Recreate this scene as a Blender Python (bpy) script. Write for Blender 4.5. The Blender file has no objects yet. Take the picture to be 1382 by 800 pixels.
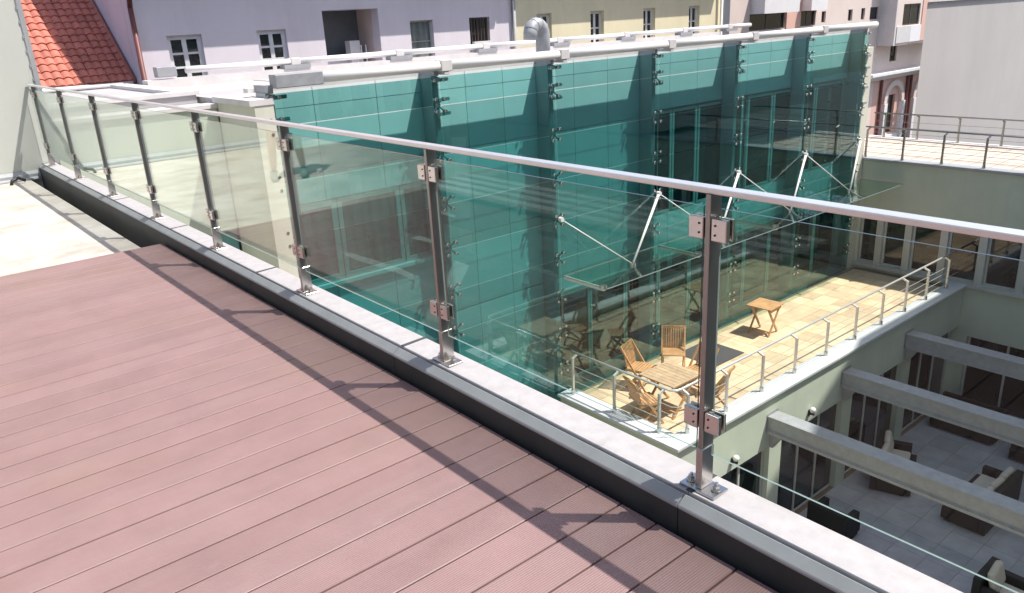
import bpy, math, random
from mathutils import Vector, Matrix
random.seed(7)
D = bpy.data
sc = bpy.context.scene
COL = sc.collection
R = math.radians

# ------------------------------------------------------------------ camera
cd = D.cameras.new('camera'); cam = D.objects.new('camera', cd); COL.objects.link(cam)
cd.sensor_width = 36.0; cd.lens = 36.0 * 1059.34 / 1382.0
cd.clip_start = 0.05; cd.clip_end = 2000
yaw, pitch, roll = R(51.1338), R(19.5571), R(3.087)
fw = Vector((math.cos(yaw)*math.cos(pitch), math.sin(yaw)*math.cos(pitch), -math.sin(pitch)))
rt = fw.cross(Vector((0, 0, 1))).normalized(); dn = fw.cross(rt)
r2 = math.cos(roll)*rt + math.sin(roll)*dn; d2 = -math.sin(roll)*rt + math.cos(roll)*dn
m = Matrix((r2, -d2, -fw)).transposed().to_4x4(); m.translation = Vector((0, 0, 1.6))
cam.matrix_world = m
sc.camera = cam

# ------------------------------------------------------------------ light
SUN = Vector((0.40, -0.40, 1.10)).normalized()
w = D.worlds.new('World'); sc.world = w; w.use_nodes = True
nt = w.node_tree; nt.nodes.clear()
sky = nt.nodes.new('ShaderNodeTexSky'); sky.sky_type = 'NISHITA'; sky.sun_disc = False
sky.sun_elevation = math.asin(SUN.z); sky.sun_rotation = math.atan2(SUN.x, SUN.y)
sky.air_density = 1.0; sky.dust_density = 2.0
bg = nt.nodes.new('ShaderNodeBackground'); bg.inputs[1].default_value = 0.135
wo = nt.nodes.new('ShaderNodeOutputWorld')
nt.links.new(sky.outputs[0], bg.inputs[0]); nt.links.new(bg.outputs[0], wo.inputs[0])
sl = D.lights.new('sun', 'SUN'); sl.energy = 4.5; sl.angle = R(0.5); sl.color = (1.0, 0.95, 0.88)
so = D.objects.new('sun', sl); COL.objects.link(so); so.location = (6, -4, 20)
so.rotation_euler = (-SUN).to_track_quat('-Z', 'Y').to_euler()
sc.view_settings.view_transform = 'Standard'; sc.view_settings.look = 'None'
sc.view_settings.exposure = 0.52; sc.view_settings.gamma = 1.0
sc.view_settings.use_curve_mapping = False
sc.render.engine = 'CYCLES'
sc.cycles.max_bounces = 10; sc.cycles.transparent_max_bounces = 24
sc.cycles.diffuse_bounces = 4; sc.cycles.glossy_bounces = 5
sc.cycles.caustics_reflective = False; sc.cycles.caustics_refractive = False

# ------------------------------------------------------------------ materials
def mat(name, col, rough=0.6, metal=0.0, var=0.12, scale=2.0, rand=0.0, bump=0.0, bscale=60.0,
        col2=None, spot=0.5, spec=0.5, stretch=None):
    M = D.materials.new(name); M.use_nodes = True
    t = M.node_tree; n = t.nodes; L = t.links
    p = n['Principled BSDF']
    p.inputs['Roughness'].default_value = rough; p.inputs['Metallic'].default_value = metal
    p.inputs['Specular IOR Level'].default_value = spec
    g = n.new('ShaderNodeNewGeometry')
    src = g.outputs['Position']
    if stretch:
        mp = n.new('ShaderNodeMapping'); mp.inputs['Scale'].default_value = stretch
        L.new(src, mp.inputs[0]); src = mp.outputs[0]
    no = n.new('ShaderNodeTexNoise'); no.inputs['Scale'].default_value = scale
    no.inputs['Detail'].default_value = 6; no.inputs['Roughness'].default_value = 0.65
    L.new(src, no.inputs['Vector'])
    cr = n.new('ShaderNodeValToRGB')
    lo = col2 if col2 else tuple(c*(1-var) for c in col)
    hi = tuple(min(1, c*(1+var)) for c in col) if not col2 else col
    a = max(0.0, spot-0.2); b = min(1.0, spot+0.2)
    cr.color_ramp.elements[0].position = a; cr.color_ramp.elements[0].color = (*lo, 1)
    cr.color_ramp.elements[1].position = b; cr.color_ramp.elements[1].color = (*hi, 1)
    L.new(no.outputs[0], cr.inputs[0])
    out = cr.outputs[0]
    if rand:
        oi = n.new('ShaderNodeObjectInfo')
        mr = n.new('ShaderNodeMapRange'); mr.inputs[3].default_value = 1-rand; mr.inputs[4].default_value = 1+rand
        L.new(oi.outputs['Random'], mr.inputs[0])
        vm = n.new('ShaderNodeVectorMath'); vm.operation = 'SCALE'
        L.new(out, vm.inputs[0]); L.new(mr.outputs[0], vm.inputs['Scale']); out = vm.outputs[0]
    L.new(out, p.inputs['Base Color'])
    if bump:
        nb = n.new('ShaderNodeTexNoise'); nb.inputs['Scale'].default_value = bscale; nb.inputs['Detail'].default_value = 4
        L.new(src, nb.inputs['Vector'])
        bp = n.new('ShaderNodeBump'); bp.inputs['Strength'].default_value = bump; bp.inputs['Distance'].default_value = 0.01
        L.new(nb.outputs[0], bp.inputs['Height']); L.new(bp.outputs[0], p.inputs['Normal'])
    return M

def glass(name, tint, base=0.04, k=1.0, rough=0.0, wave=0.0, rand=0.0):
    """sheet glass: clear tinted transmission, mirror reflection rising towards grazing"""
    M = D.materials.new(name); M.use_nodes = True
    t = M.node_tree; n = t.nodes; L = t.links; n.clear()
    o = n.new('ShaderNodeOutputMaterial'); mx = n.new('ShaderNodeMixShader')
    tr = n.new('ShaderNodeBsdfTransparent'); tr.inputs[0].default_value = (*tint, 1)
    gl = n.new('ShaderNodeBsdfGlossy'); gl.inputs['Roughness'].default_value = rough
    gl.inputs[0].default_value = (0.95, 1, 0.98, 1)
    g = n.new('ShaderNodeNewGeometry')
    dt = n.new('ShaderNodeVectorMath'); dt.operation = 'DOT_PRODUCT'
    L.new(g.outputs['Normal'], dt.inputs[0]); L.new(g.outputs['Incoming'], dt.inputs[1])
    def mth(op, a, b=None):
        q = n.new('ShaderNodeMath'); q.operation = op
        for i, x in enumerate((a, b)):
            if x is None: continue
            if isinstance(x, (int, float)): q.inputs[i].default_value = x
            else: L.new(x, q.inputs[i])
        return q.outputs[0]
    c = mth('ABSOLUTE', dt.outputs['Value']); c = mth('SUBTRACT', 1.0, c); c = mth('POWER', c, 5.0)
    c = mth('MULTIPLY', c, (1-base)*k); c = mth('ADD', c, base); c = mth('MINIMUM', c, 1.0)
    L.new(c, mx.inputs[0]); L.new(tr.outputs[0], mx.inputs[1]); L.new(gl.outputs[0], mx.inputs[2])
    L.new(mx.outputs[0], o.inputs[0])
    if rand:
        oi = n.new('ShaderNodeObjectInfo'); rr = n.new('ShaderNodeMapRange'); rr.inputs[3].default_value = 1-rand; rr.inputs[4].default_value = 1+rand*0.4
        L.new(oi.outputs['Random'], rr.inputs[0]); vm = n.new('ShaderNodeVectorMath'); vm.operation = 'SCALE'
        vm.inputs[0].default_value = tint; L.new(rr.outputs[0], vm.inputs['Scale']); L.new(vm.outputs[0], tr.inputs[0])
    if wave:
        nz = n.new('ShaderNodeTexNoise'); nz.inputs['Scale'].default_value = 1.1; nz.inputs['Detail'].default_value = 1
        L.new(g.outputs['Position'], nz.inputs['Vector'])
        bp = n.new('ShaderNodeBump'); bp.inputs['Strength'].default_value = wave; bp.inputs['Distance'].default_value = 0.02
        L.new(nz.outputs[0], bp.inputs['Height']); L.new(bp.outputs[0], gl.inputs['Normal'])
    return M

M = {}
M['deck'] = mat('composite_decking', (0.262, 0.165, 0.160), 0.5, var=0.10, scale=3.2, rand=0.07, spec=0.4)
def ribs(Mt, period, axis, dist, strength):
    t = Mt.node_tree; n = t.nodes; L = t.links
    g = n.new('ShaderNodeNewGeometry'); s = n.new('ShaderNodeSeparateXYZ'); L.new(g.outputs['Position'], s.inputs[0])
    q = n.new('ShaderNodeMath'); q.operation = 'MULTIPLY'; q.inputs[1].default_value = 2*math.pi/period
    L.new(s.outputs[axis], q.inputs[0])
    sn = n.new('ShaderNodeMath'); sn.operation = 'SINE'; L.new(q.outputs[0], sn.inputs[0])
    bp = n.new('ShaderNodeBump'); bp.inputs['Strength'].default_value = strength; bp.inputs['Distance'].default_value = dist
    L.new(sn.outputs[0], bp.inputs['Height']); L.new(bp.outputs[0], n['Principled BSDF'].inputs['Normal'])
ribs(M['deck'], 0.0085, 1, 0.001, 0.5)
def patches(Mt, col, scale, lo, hi, fac, stretch=(1,1,1), rough=None):
    """wear and dirt: a second, larger noise that mixes another colour in"""
    t = Mt.node_tree; n = t.nodes; L = t.links; p = n['Principled BSDF']
    g = n.new('ShaderNodeNewGeometry'); mp = n.new('ShaderNodeMapping'); mp.inputs['Scale'].default_value = stretch
    L.new(g.outputs['Position'], mp.inputs[0])
    no = n.new('ShaderNodeTexNoise'); no.inputs['Scale'].default_value = scale; no.inputs['Detail'].default_value = 8; no.inputs['Roughness'].default_value = 0.7
    L.new(mp.outputs[0], no.inputs['Vector'])
    mr = n.new('ShaderNodeMapRange'); mr.inputs[1].default_value = lo; mr.inputs[2].default_value = hi; mr.inputs[4].default_value = fac
    L.new(no.outputs[0], mr.inputs[0])
    mx = n.new('ShaderNodeMix'); mx.data_type = 'RGBA'
    old = p.inputs['Base Color'].links[0].from_socket
    L.new(mr.outputs[0], mx.inputs[0]); L.new(old, mx.inputs[6]); mx.inputs[7].default_value = (*col, 1)
    L.new(mx.outputs[2], p.inputs['Base Color'])
patches(M['deck'], (0.275, 0.18, 0.145), 0.9, 0.5, 0.75, 0.8)
patches(M['deck'], (0.30, 0.21, 0.205), 1.7, 0.48, 0.72, 0.5, (0.25, 2.2, 1))
patches(M['deck'], (0.35, 0.26, 0.255), 9.0, 0.60, 0.80, 0.5, (0.6, 1, 1))
M['underdeck'] = mat('dark_substructure', (0.02, 0.014, 0.014), 0.9)
M['concrete'] = mat('weathered_concrete', (0.56, 0.53, 0.48), 0.9, col2=(0.36, 0.31, 0.26), scale=2.2, spot=0.44, bump=0.3, bscale=40)
M['coping'] = mat('zinc_coping', (0.41, 0.395, 0.40), 0.6, var=0.10, scale=16, bump=0.05, bscale=25)
M['flash'] = mat('grey_flashing', (0.34, 0.355, 0.37), 0.62, metal=0.0, var=0.12, scale=4)
M['fascia'] = mat('dark_fascia', (0.035, 0.04, 0.045), 0.6, var=0.2, scale=5)
M['coping_l'] = mat('pale_terrace_coping', (0.62, 0.64, 0.65), 0.55, var=0.08, scale=5)
M['loggiashade'] = mat('loggia_wall_with_shade', (0.15, 0.165, 0.175), 0.85)  # darkened to paint in the shade of the recess
M['seal'] = mat('joint_sealant', (0.06, 0.06, 0.06), 0.7)
M['steel'] = mat('brushed_stainless', (0.58, 0.56, 0.54), 0.26, metal=1.0, var=0.06, scale=8)
M['steel_d'] = mat('satin_stainless_tube', (0.31, 0.305, 0.295), 0.38, metal=1.0, var=0.06, scale=8)
M['railtop'] = mat('satin_handrail', (0.76, 0.76, 0.765), 0.42, metal=0.8, var=0.05, scale=6)
M['galv'] = mat('galvanised_steel', (0.36, 0.37, 0.39), 0.55, metal=0.2, var=0.12, scale=7)
M['whitetube'] = mat('white_lacquered_tube', (0.80, 0.78, 0.77), 0.35, var=0.03)
M['railglass'] = glass('balustrade_glass', (0.95, 0.972, 0.945), 0.013, 1.8)
M['railedge'] = mat('polished_glass_edge', (0.30, 0.38, 0.38), 0.15, var=0.05)
M['teal'] = glass('teal_tinted_glass', (0.555, 0.835, 0.83), 0.085, 1.0, wave=0.10, rand=0.10)
M['teal_edge'] = glass('teal_glass_edge', (0.75, 0.92, 0.91), 0.30, 1.0, 0.2)
M['teal_solid'] = mat('teal_spandrel', (0.16, 0.36, 0.36), 0.2, var=0.05)
M['canopyglass'] = glass('canopy_glass', (0.80, 0.90, 0.86), 0.08, 1.0)
M['panel'] = mat('pale_cladding_panel', (0.82, 0.83, 0.82), 0.5, var=0.04, rand=0.03)
M['fin'] = mat('grey_steel_fin', (0.34, 0.37, 0.38), 0.5, metal=0.1)
M['pane'] = mat('dark_window_pane', (0.018, 0.024, 0.024), 0.04, var=0.2, spec=0.7)
M['cream'] = mat('cream_render', (0.66, 0.65, 0.55), 0.85, var=0.05, scale=1.2, bump=0.1, bscale=120)
M['sage'] = mat('sage_render', (0.54, 0.555, 0.51), 0.88, var=0.04, scale=1.0, bump=0.12, bscale=150)
M['green'] = mat('pale_green_render', (0.52, 0.57, 0.475), 0.85, var=0.06, scale=1.1, bump=0.1, bscale=120)
M['roofgrey'] = mat('grey_roof_membrane', (0.44, 0.42, 0.42), 0.8, var=0.10, scale=1.1)
M['capw'] = mat('pale_metal_cap', (0.66, 0.63, 0.62), 0.5, var=0.08, scale=3)
M['tile'] = mat('sandstone_tile', (0.60, 0.465, 0.31), 0.7, var=0.18, scale=3.5, rand=0.16, bump=0.1, bscale=40)
M['grout'] = mat('grey_grout', (0.20, 0.15, 0.10), 0.9)
M['gtile'] = mat('grey_courtyard_tile', (0.37, 0.385, 0.41), 0.5, var=0.15, scale=2.5, rand=0.07)
M['teak'] = mat('teak', (0.50, 0.29, 0.14), 0.55, var=0.22, scale=6, rand=0.1, stretch=(1, 1, 6))
M['teak_grey'] = mat('weathered_teak', (0.46, 0.33, 0.21), 0.6, var=0.2, scale=6, rand=0.1)
M['rubber'] = mat('dark_mat', (0.06, 0.06, 0.065), 0.8)
M['rattan'] = mat('black_rattan', (0.014, 0.013, 0.013), 0.6, var=0.4, scale=60, bump=0.6, bscale=90)
M['cushion'] = mat('cream_cushion', (0.58, 0.54, 0.46), 0.9, var=0.06, scale=4)
M['frame'] = mat('grey_window_frame', (0.50, 0.51, 0.49), 0.45, var=0.05)
M['framew'] = mat('white_window_frame', (0.78, 0.77, 0.77), 0.4, var=0.04)
M['lilac'] = mat('lilac_render', (0.80, 0.73, 0.775), 0.9, var=0.04, scale=0.6)
M['yellow'] = mat('yellow_render', (0.84, 0.76, 0.53), 0.9, var=0.05, scale=0.6)
M['pink'] = mat('pink_render', (0.72, 0.46, 0.38), 0.9, var=0.05, scale=0.5)
M['palepink'] = mat('pale_pink_render', (0.74, 0.62, 0.56), 0.9, var=0.05, scale=0.5)
M['white'] = mat('white_render', (0.78, 0.76, 0.76), 0.8, var=0.04)
M['greywall'] = mat('plain_grey_render', (0.50, 0.475, 0.46), 0.9, var=0.05, scale=0.35, bump=0.08, bscale=30)
M['rtile'] = mat('red_clay_tile', (0.52, 0.175, 0.125), 0.7, var=0.22, scale=3, rand=0.16)
M['brown'] = mat('red_brown_pipe', (0.16, 0.05, 0.045), 0.5)
M['darkframe'] = mat('brown_window_frame', (0.10, 0.07, 0.06), 0.5)
M['globe'] = mat('opal_globe', (0.82, 0.82, 0.80), 0.25, var=0.02)
M['black'] = mat('black_plastic', (0.02, 0.02, 0.02), 0.5)
M['asphalt'] = mat('street_asphalt', (0.07, 0.07, 0.07), 0.9)
M['upper_tile'] = mat('pinkish_paving', (0.60, 0.50, 0.42), 0.8, var=0.10, scale=2.0)
M['skin'] = mat('skin', (0.50, 0.30, 0.22), 0.55, var=0.05)
M['shirt'] = mat('grey_cotton', (0.20, 0.22, 0.25), 0.9)
M['shorts'] = mat('dark_shorts', (0.07, 0.08, 0.10), 0.9)
M['shoe'] = mat('grey_green_shoe', (0.16, 0.20, 0.18), 0.7)
M['hair'] = mat('brown_hair', (0.05, 0.03, 0.02), 0.7)
M['leaf'] = mat('dark_leaf', (0.05, 0.07, 0.04), 0.7, var=0.4, scale=4)
M['bark'] = mat('bark', (0.12, 0.09, 0.07), 0.9)

M['pale_pane'] = mat('pane_reflection_and_blind', (0.17, 0.20, 0.19), 0.08, var=0.5, scale=2.5, stretch=(3, 3, 0.3))  # grey streaks paint reflected sky on inner-wall panes, and blinds on the lilac house
M['lightsteel'] = mat('light_steel_rail', (0.72, 0.71, 0.70), 0.35, metal=0.5, var=0.05)
patches(M['coping'], (0.22, 0.205, 0.195), 6.0, 0.60, 0.74, 0.5)
patches(M['coping'], (0.30, 0.29, 0.28), 1.2, 0.5, 0.8, 0.4)
patches(M['concrete'], (0.27, 0.21, 0.17), 1.6, 0.52, 0.72, 0.75, (0.5, 1, 1))
patches(M['concrete'], (0.66, 0.64, 0.60), 0.7, 0.5, 0.7, 0.6)
patches(M['sage'], (0.46, 0.46, 0.41), 1.1, 0.5, 0.8, 0.5, (3, 3, 0.35))
patches(M['green'], (0.44, 0.475, 0.40), 1.0, 0.5, 0.8, 0.55, (3, 3, 0.3))
patches(M['cream'], (0.50, 0.48, 0.40), 1.0, 0.5, 0.8, 0.5, (3, 3, 0.3))
patches(M['lilac'], (0.66, 0.60, 0.63), 0.5, 0.45, 0.75, 0.6, (3, 3, 0.4))
patches(M['yellow'], (0.70, 0.62, 0.43), 0.5, 0.45, 0.75, 0.6, (3, 3, 0.4))
patches(M['greywall'], (0.43, 0.41, 0.40), 0.25, 0.45, 0.75, 0.6, (3, 3, 0.35))
patches(M['roofgrey'], (0.30, 0.28, 0.28), 0.6, 0.5, 0.75, 0.6)
patches(M['galv'], (0.27, 0.27, 0.27), 1.5, 0.5, 0.75, 0.6)
patches(M['rtile'], (0.30, 0.10, 0.07), 1.5, 0.52, 0.75, 0.6)
patches(M['gtile'], (0.26, 0.27, 0.29), 0.9, 0.45, 0.75, 0.6)
patches(M['tile'], (0.50, 0.36, 0.22), 1.2, 0.5, 0.75, 0.5)
patches(M['panel'], (0.70, 0.71, 0.69), 0.8, 0.45, 0.8, 0.6, (3, 3, 0.4))
patches(M['flash'], (0.42, 0.43, 0.43), 3.0, 0.5, 0.8, 0.5)

# ------------------------------------------------------------------ mesh helpers
class MB:
    def __init__(s): s.v = []; s.f = []; s.m = []
    def add(s, vs, fs, m=0):
        o = len(s.v); s.v += [tuple(v) for v in vs]
        s.f += [tuple(i+o for i in f) for f in fs]; s.m += [m]*len(fs); return s
    def box(s, x0, x1, y0, y1, z0, z1, m=0):
        return s.add([(x0,y0,z0),(x1,y0,z0),(x1,y1,z0),(x0,y1,z0),(x0,y0,z1),(x1,y0,z1),(x1,y1,z1),(x0,y1,z1)],
                     [(0,3,2,1),(4,5,6,7),(0,1,5,4),(1,2,6,5),(2,3,7,6),(3,0,4,7)], m)
    def bar(s, p0, p1, w, h, m=0, up=(0,0,1)):
        p0 = Vector(p0); p1 = Vector(p1); d = (p1-p0).normalized(); u = Vector(up)
        if abs(d.dot(u)) > 0.98: u = Vector((1,0,0))
        a = d.cross(u).normalized()*(w/2); b = a.cross(d).normalized()*(h/2)
        vs = [p-a-b if k==0 else p+a-b if k==1 else p+a+b if k==2 else p-a+b for p in (p0,p1) for k in range(4)]
        return s.add(vs, [(0,1,2,3)[::-1],(4,5,6,7),(0,1,5,4),(1,2,6,5),(2,3,7,6),(3,0,4,7)], m)
    def cyl(s, p0, p1, r0, r1=None, n=10, m=0, caps=True):
        p0 = Vector(p0); p1 = Vector(p1); r1 = r0 if r1 is None else r1
        d = (p1-p0).normalized(); u = Vector((0,0,1)) if abs(d.z) < .9 else Vector((1,0,0))
        a = d.cross(u).normalized(); b = a.cross(d)
        vs = []
        for p, r in ((p0,r0),(p1,r1)):
            for k in range(n):
                t = 2*math.pi*k/n; vs.append(p + a*math.cos(t)*r + b*math.sin(t)*r)
        fs = [(k,(k+1)%n,n+(k+1)%n,n+k)[::-1] for k in range(n)]
        if caps: fs += [tuple(range(n)), tuple(range(2*n-1,n-1,-1))]
        return s.add(vs, fs, m)
    def tube(s, pts, r, n=8, m=0):
        pts = [Vector(p) for p in pts]; vs = []; fs = []
        u0 = None
        for i, p in enumerate(pts):
            d = (pts[min(i+1,len(pts)-1)] - pts[max(i-1,0)]).normalized()
            u = Vector((0,0,1)) if abs(d.z) < .95 else Vector((1,0,0))
            if u0 is None: a = d.cross(u).normalized()
            else: a = (u0 - d*u0.dot(d)).normalized()
            u0 = a; b = a.cross(d)
            rr = r[i] if isinstance(r, (list, tuple)) else r
            for k in range(n):
                t = 2*math.pi*k/n; vs.append(p + a*math.cos(t)*rr + b*math.sin(t)*rr)
        for i in range(len(pts)-1):
            for k in range(n):
                fs.append((i*n+k, (i+1)*n+k, (i+1)*n+(k+1)%n, i*n+(k+1)%n))
        fs += [tuple(range(n)), tuple(range(len(vs)-1, len(vs)-n-1, -1))]
        return s.add(vs, fs, m)
    def extr(s, prof, axis, t0, t1, m=0):
        """closed profile extruded along axis: 'y' -> (x,z), 'x' -> (y,z), 'z' -> (x,y)"""
        def P(a, b, t): return {'y': (a,t,b), 'x': (t,a,b), 'z': (a,b,t)}[axis]
        n = len(prof); vs = [P(a,b,t0) for a,b in prof] + [P(a,b,t1) for a,b in prof]
        fs = [(k,(k+1)%n,n+(k+1)%n,n+k) for k in range(n)] + [tuple(range(n))[::-1], tuple(range(n,2*n))]
        return s.add(vs, fs, m)
    def sphere(s, c, r, nu=12, nv=8, m=0, sq=(1,1,1)):
        vs = []; fs = []
        for j in range(nv+1):
            ph = math.pi*j/nv
            for i in range(nu):
                t = 2*math.pi*i/nu
                vs.append((c[0]+r*sq[0]*math.sin(ph)*math.cos(t), c[1]+r*sq[1]*math.sin(ph)*math.sin(t), c[2]+r*sq[2]*math.cos(ph)))
        for j in range(nv):
            for i in range(nu): fs.append((j*nu+i,(j+1)*nu+i,(j+1)*nu+(i+1)%nu,j*nu+(i+1)%nu))
        return s.add(vs, fs, m)
    def wall(s, axis, a0, a1, z0, z1, f0, f1, holes=(), m=0):
        """wall of thickness f0..f1 with rectangular holes; axis 'x': runs along x, thickness in y; 'y': runs along y"""
        A = sorted({a0, a1, *[h[0] for h in holes], *[h[1] for h in holes]}); A = [a for a in A if a0 <= a <= a1]
        Z = sorted({z0, z1, *[h[2] for h in holes], *[h[3] for h in holes]}); Z = [z for z in Z if z0 <= z <= z1]
        def P(a, f, z): return (a,f,z) if axis == 'x' else (f,a,z)
        def solid(i, j):
            if i < 0 or j < 0 or i >= len(A)-1 or j >= len(Z)-1: return False
            ca = (A[i]+A[i+1])/2; cz = (Z[j]+Z[j+1])/2
            return not any(h[0] < ca < h[1] and h[2] < cz < h[3] for h in holes)
        for i in range(len(A)-1):
            for j in range(len(Z)-1):
                if not solid(i, j): continue
                x0, x1, y0, y1 = A[i], A[i+1], Z[j], Z[j+1]
                for f in (f0, f1): s.add([P(x0,f,y0),P(x1,f,y0),P(x1,f,y1),P(x0,f,y1)], [(0,1,2,3)], m)
                if not solid(i-1,j): s.add([P(x0,f0,y0),P(x0,f1,y0),P(x0,f1,y1),P(x0,f0,y1)], [(0,1,2,3)], m)
                if not solid(i+1,j): s.add([P(x1,f0,y0),P(x1,f1,y0),P(x1,f1,y1),P(x1,f0,y1)], [(0,1,2,3)], m)
                if not solid(i,j-1): s.add([P(x0,f0,y0),P(x1,f0,y0),P(x1,f1,y0),P(x0,f1,y0)], [(0,1,2,3)], m)
                if not solid(i,j+1): s.add([P(x0,f0,y1),P(x1,f0,y1),P(x1,f1,y1),P(x0,f1,y1)], [(0,1,2,3)], m)
        return s
    def mesh(s, name, mats, smooth=False):
        me = D.meshes.new(name); me.from_pydata(s.v, [], s.f)
        for x in (mats if isinstance(mats, (list, tuple)) else [mats]): me.materials.append(M[x] if isinstance(x, str) else x)
        me.polygons.foreach_set('material_index', s.m)
        if smooth: me.polygons.foreach_set('use_smooth', [True]*len(s.f))
        me.update(); return me

WLD = {}
def props(o, label=None, cat=None, group=None, kind=None):
    if label: o['label'] = label
    if cat: o['category'] = cat
    if group: o['group'] = group
    if kind: o['kind'] = kind
    return o
def thing(name, label, cat, loc=(0,0,0), group=None, rz=0.0):
    o = D.objects.new(name, None); COL.objects.link(o); o.empty_display_size = 0.2
    o.location = loc; o.rotation_euler = (0,0,rz); WLD[o.name] = Vector(loc)
    return props(o, label, cat, group)
def place(me, name, parent=None, loc=None, label=None, kind=None):
    """link a mesh: its coordinates are world ones, or local to loc when loc is given"""
    o = D.objects.new(name, me); COL.objects.link(o)
    base = Vector(loc) if loc is not None else Vector((0,0,0))
    WLD[o.name] = base
    if parent is not None:
        o.parent = parent; o.location = base - WLD[parent.name]
    else: o.location = base
    return props(o, label, None, None, kind)
def part(name, mb, mats, parent=None, smooth=False, bevel=0.0, loc=None, label=None, kind=None):
    o = place(mb.mesh(name, mats, smooth), name, parent, loc, label, kind)
    if bevel:
        b = o.modifiers.new('bevel', 'BEVEL'); b.width = bevel; b.segments = 2; b.limit_method = 'ANGLE'
    return o
def kids(o): return [c for c in D.objects if c.parent == o]
def copy_tree(o, parent=None):
    c = o.copy(); COL.objects.link(c); c.parent = parent
    for ch in kids(o): copy_tree(ch, c)
    return c
def B(*a, m=0): return MB().box(*a, m=m)
def single(name, mb, mats, label, cat, group=None, smooth=False, bevel=0.0, loc=None):
    return props(part(name, mb, mats, None, smooth, bevel, loc), label, cat, group)

def window(parent, axis, a0, a1, z0, z1, f, side, fm='framew', nx=2, nz=2, fw_=0.06, pm='pane', depth=0.06, name='window'):
    """framed window: frame (part) with its panes (sub-parts). f = plane of the frame's outer face, side=+1 recedes to +"""
    def BX(mb, x0, x1, zz0, zz1, g0, g1):
        lo, hi = min(g0,g1), max(g0,g1)
        return mb.box(x0,x1,lo,hi,zz0,zz1) if axis == 'x' else mb.box(lo,hi,x0,x1,zz0,zz1)
    fr = MB(); g1 = f+side*depth
    BX(fr, a0, a0+fw_, z0, z1, f, g1); BX(fr, a1-fw_, a1, z0, z1, f, g1)
    BX(fr, a0+fw_, a1-fw_, z0, z0+fw_, f, g1); BX(fr, a0+fw_, a1-fw_, z1-fw_, z1, f, g1)
    ia0, ia1, iz0, iz1 = a0+fw_, a1-fw_, z0+fw_, z1-fw_
    bw = fw_*0.7
    xs = [ia0+(ia1-ia0)*k/nx for k in range(nx+1)]; zs = [iz0+(iz1-iz0)*k/nz for k in range(nz+1)]
    for x in xs[1:-1]: BX(fr, x-bw/2*1.5, x+bw/2*1.5, iz0, iz1, f+side*0.003, g1-side*0.003)
    for z in zs[1:-1]: BX(fr, ia0, ia1, z-bw/2*.7, z+bw/2*.7, f+side*0.008, g1-side*0.008)
    o = part(name, fr, fm, parent)
    for i in range(nx):
        for j in range(nz):
            p = MB(); BX(p, xs[i], xs[i+1], zs[j], zs[j+1], f+side*depth*0.45, f+side*depth*0.6)
            part('pane', p, pm, o)
    return o

# ================================================================== SETTING
part('street', B(-60, 160, -60, 120, -12.3, -12.0), 'asphalt', kind='structure')

# ---- timber-look deck
deck = part('deck', B(-6, 1.715, -2.6, 6.66, -0.30, -0.034), 'underdeck', kind='structure')
W_, J0 = 0.1564, 2.8375
prof = [(0.0036,-0.03),(W_-0.0036,-0.03),(W_-0.0036,-0.002),(W_-0.0056,0.0),(0.0056,0.0),(0.0036,-0.002)]
bm = MB().extr([(y,z) for y,z in prof], 'x', -6.0, 1.712).mesh('deck_board', 'deck')
prof2 = [(0.003,-0.03),(0.075,-0.03),(0.075,-0.003),(0.072,0.0),(0.006,0.0),(0.003,-0.003)]
bm2 = MB().extr(prof2, 'x', -6.0, 1.712).mesh('deck_board', 'deck')
for k in range(-10, 25):
    place(bm if k < 24 else bm2, 'deck_board', deck, (0, J0+W_*k, random.uniform(-0.0003, 0.0003)))
for k in range(11, 34):
    place(bm, 'deck_board', deck, (0, J0-W_*k, random.uniform(-0.0003, 0.0003)))

# ---- bare concrete roof beyond the deck
part('concrete_roof', B(-10, 1.60, 6.675, 11.74, -0.4, -0.05), 'concrete', kind='structure')
part('gutter', B(1.60, 1.73, 6.66, 11.74, -0.5, -0.26), 'roofgrey', kind='structure')

# ---- parapet with metal flashing and coping
par = thing('parapet', 'long low parapet with grey zinc coping and dark fascia beside the deck', 'parapet', (1.8, 4, 0))
part('parapet_body', B(1.745, 1.905, -4, 11.74, -9, 0.095), 'cream', par)
JY = [-4, -2.0, -0.25, 1.36, 3.09, 4.85, 6.59, 8.3, 10.0, 11.74]
for a, b in zip(JY[:-1], JY[1:]):
    g = 0.0018
    part('fascia_strip', MB().extr([(1.735,-0.24),(1.744,-0.24),(1.744,0.093),(1.735,0.088)], 'y', a+g, b-g), 'fascia' , par)
    part('flashing', MB().extr([(1.7315,0.086),(1.7345,0.084),(1.748,0.102),(1.778,0.108),(1.778,0.113),(1.771,0.1195),(1.767,0.1198),(1.735,0.098),(1.7318,0.093)], 'y', a+g, b-g), 'flash', par, smooth=False)
    part('coping_sheet', MB().extr([(1.786,0.097),(1.922,0.097),(1.922,0.06),(1.926,0.06),(1.926,0.122),(1.918,0.1255),(1.792,0.1215),(1.786,0.118)], 'y', a+g, b-g), 'coping', par)
    part('joint_seal', MB().extr([(1.788,0.1),(1.924,0.1),(1.924,0.126),(1.79,0.1235)], 'y', b-0.012, b+0.012), 'seal', par)

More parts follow.
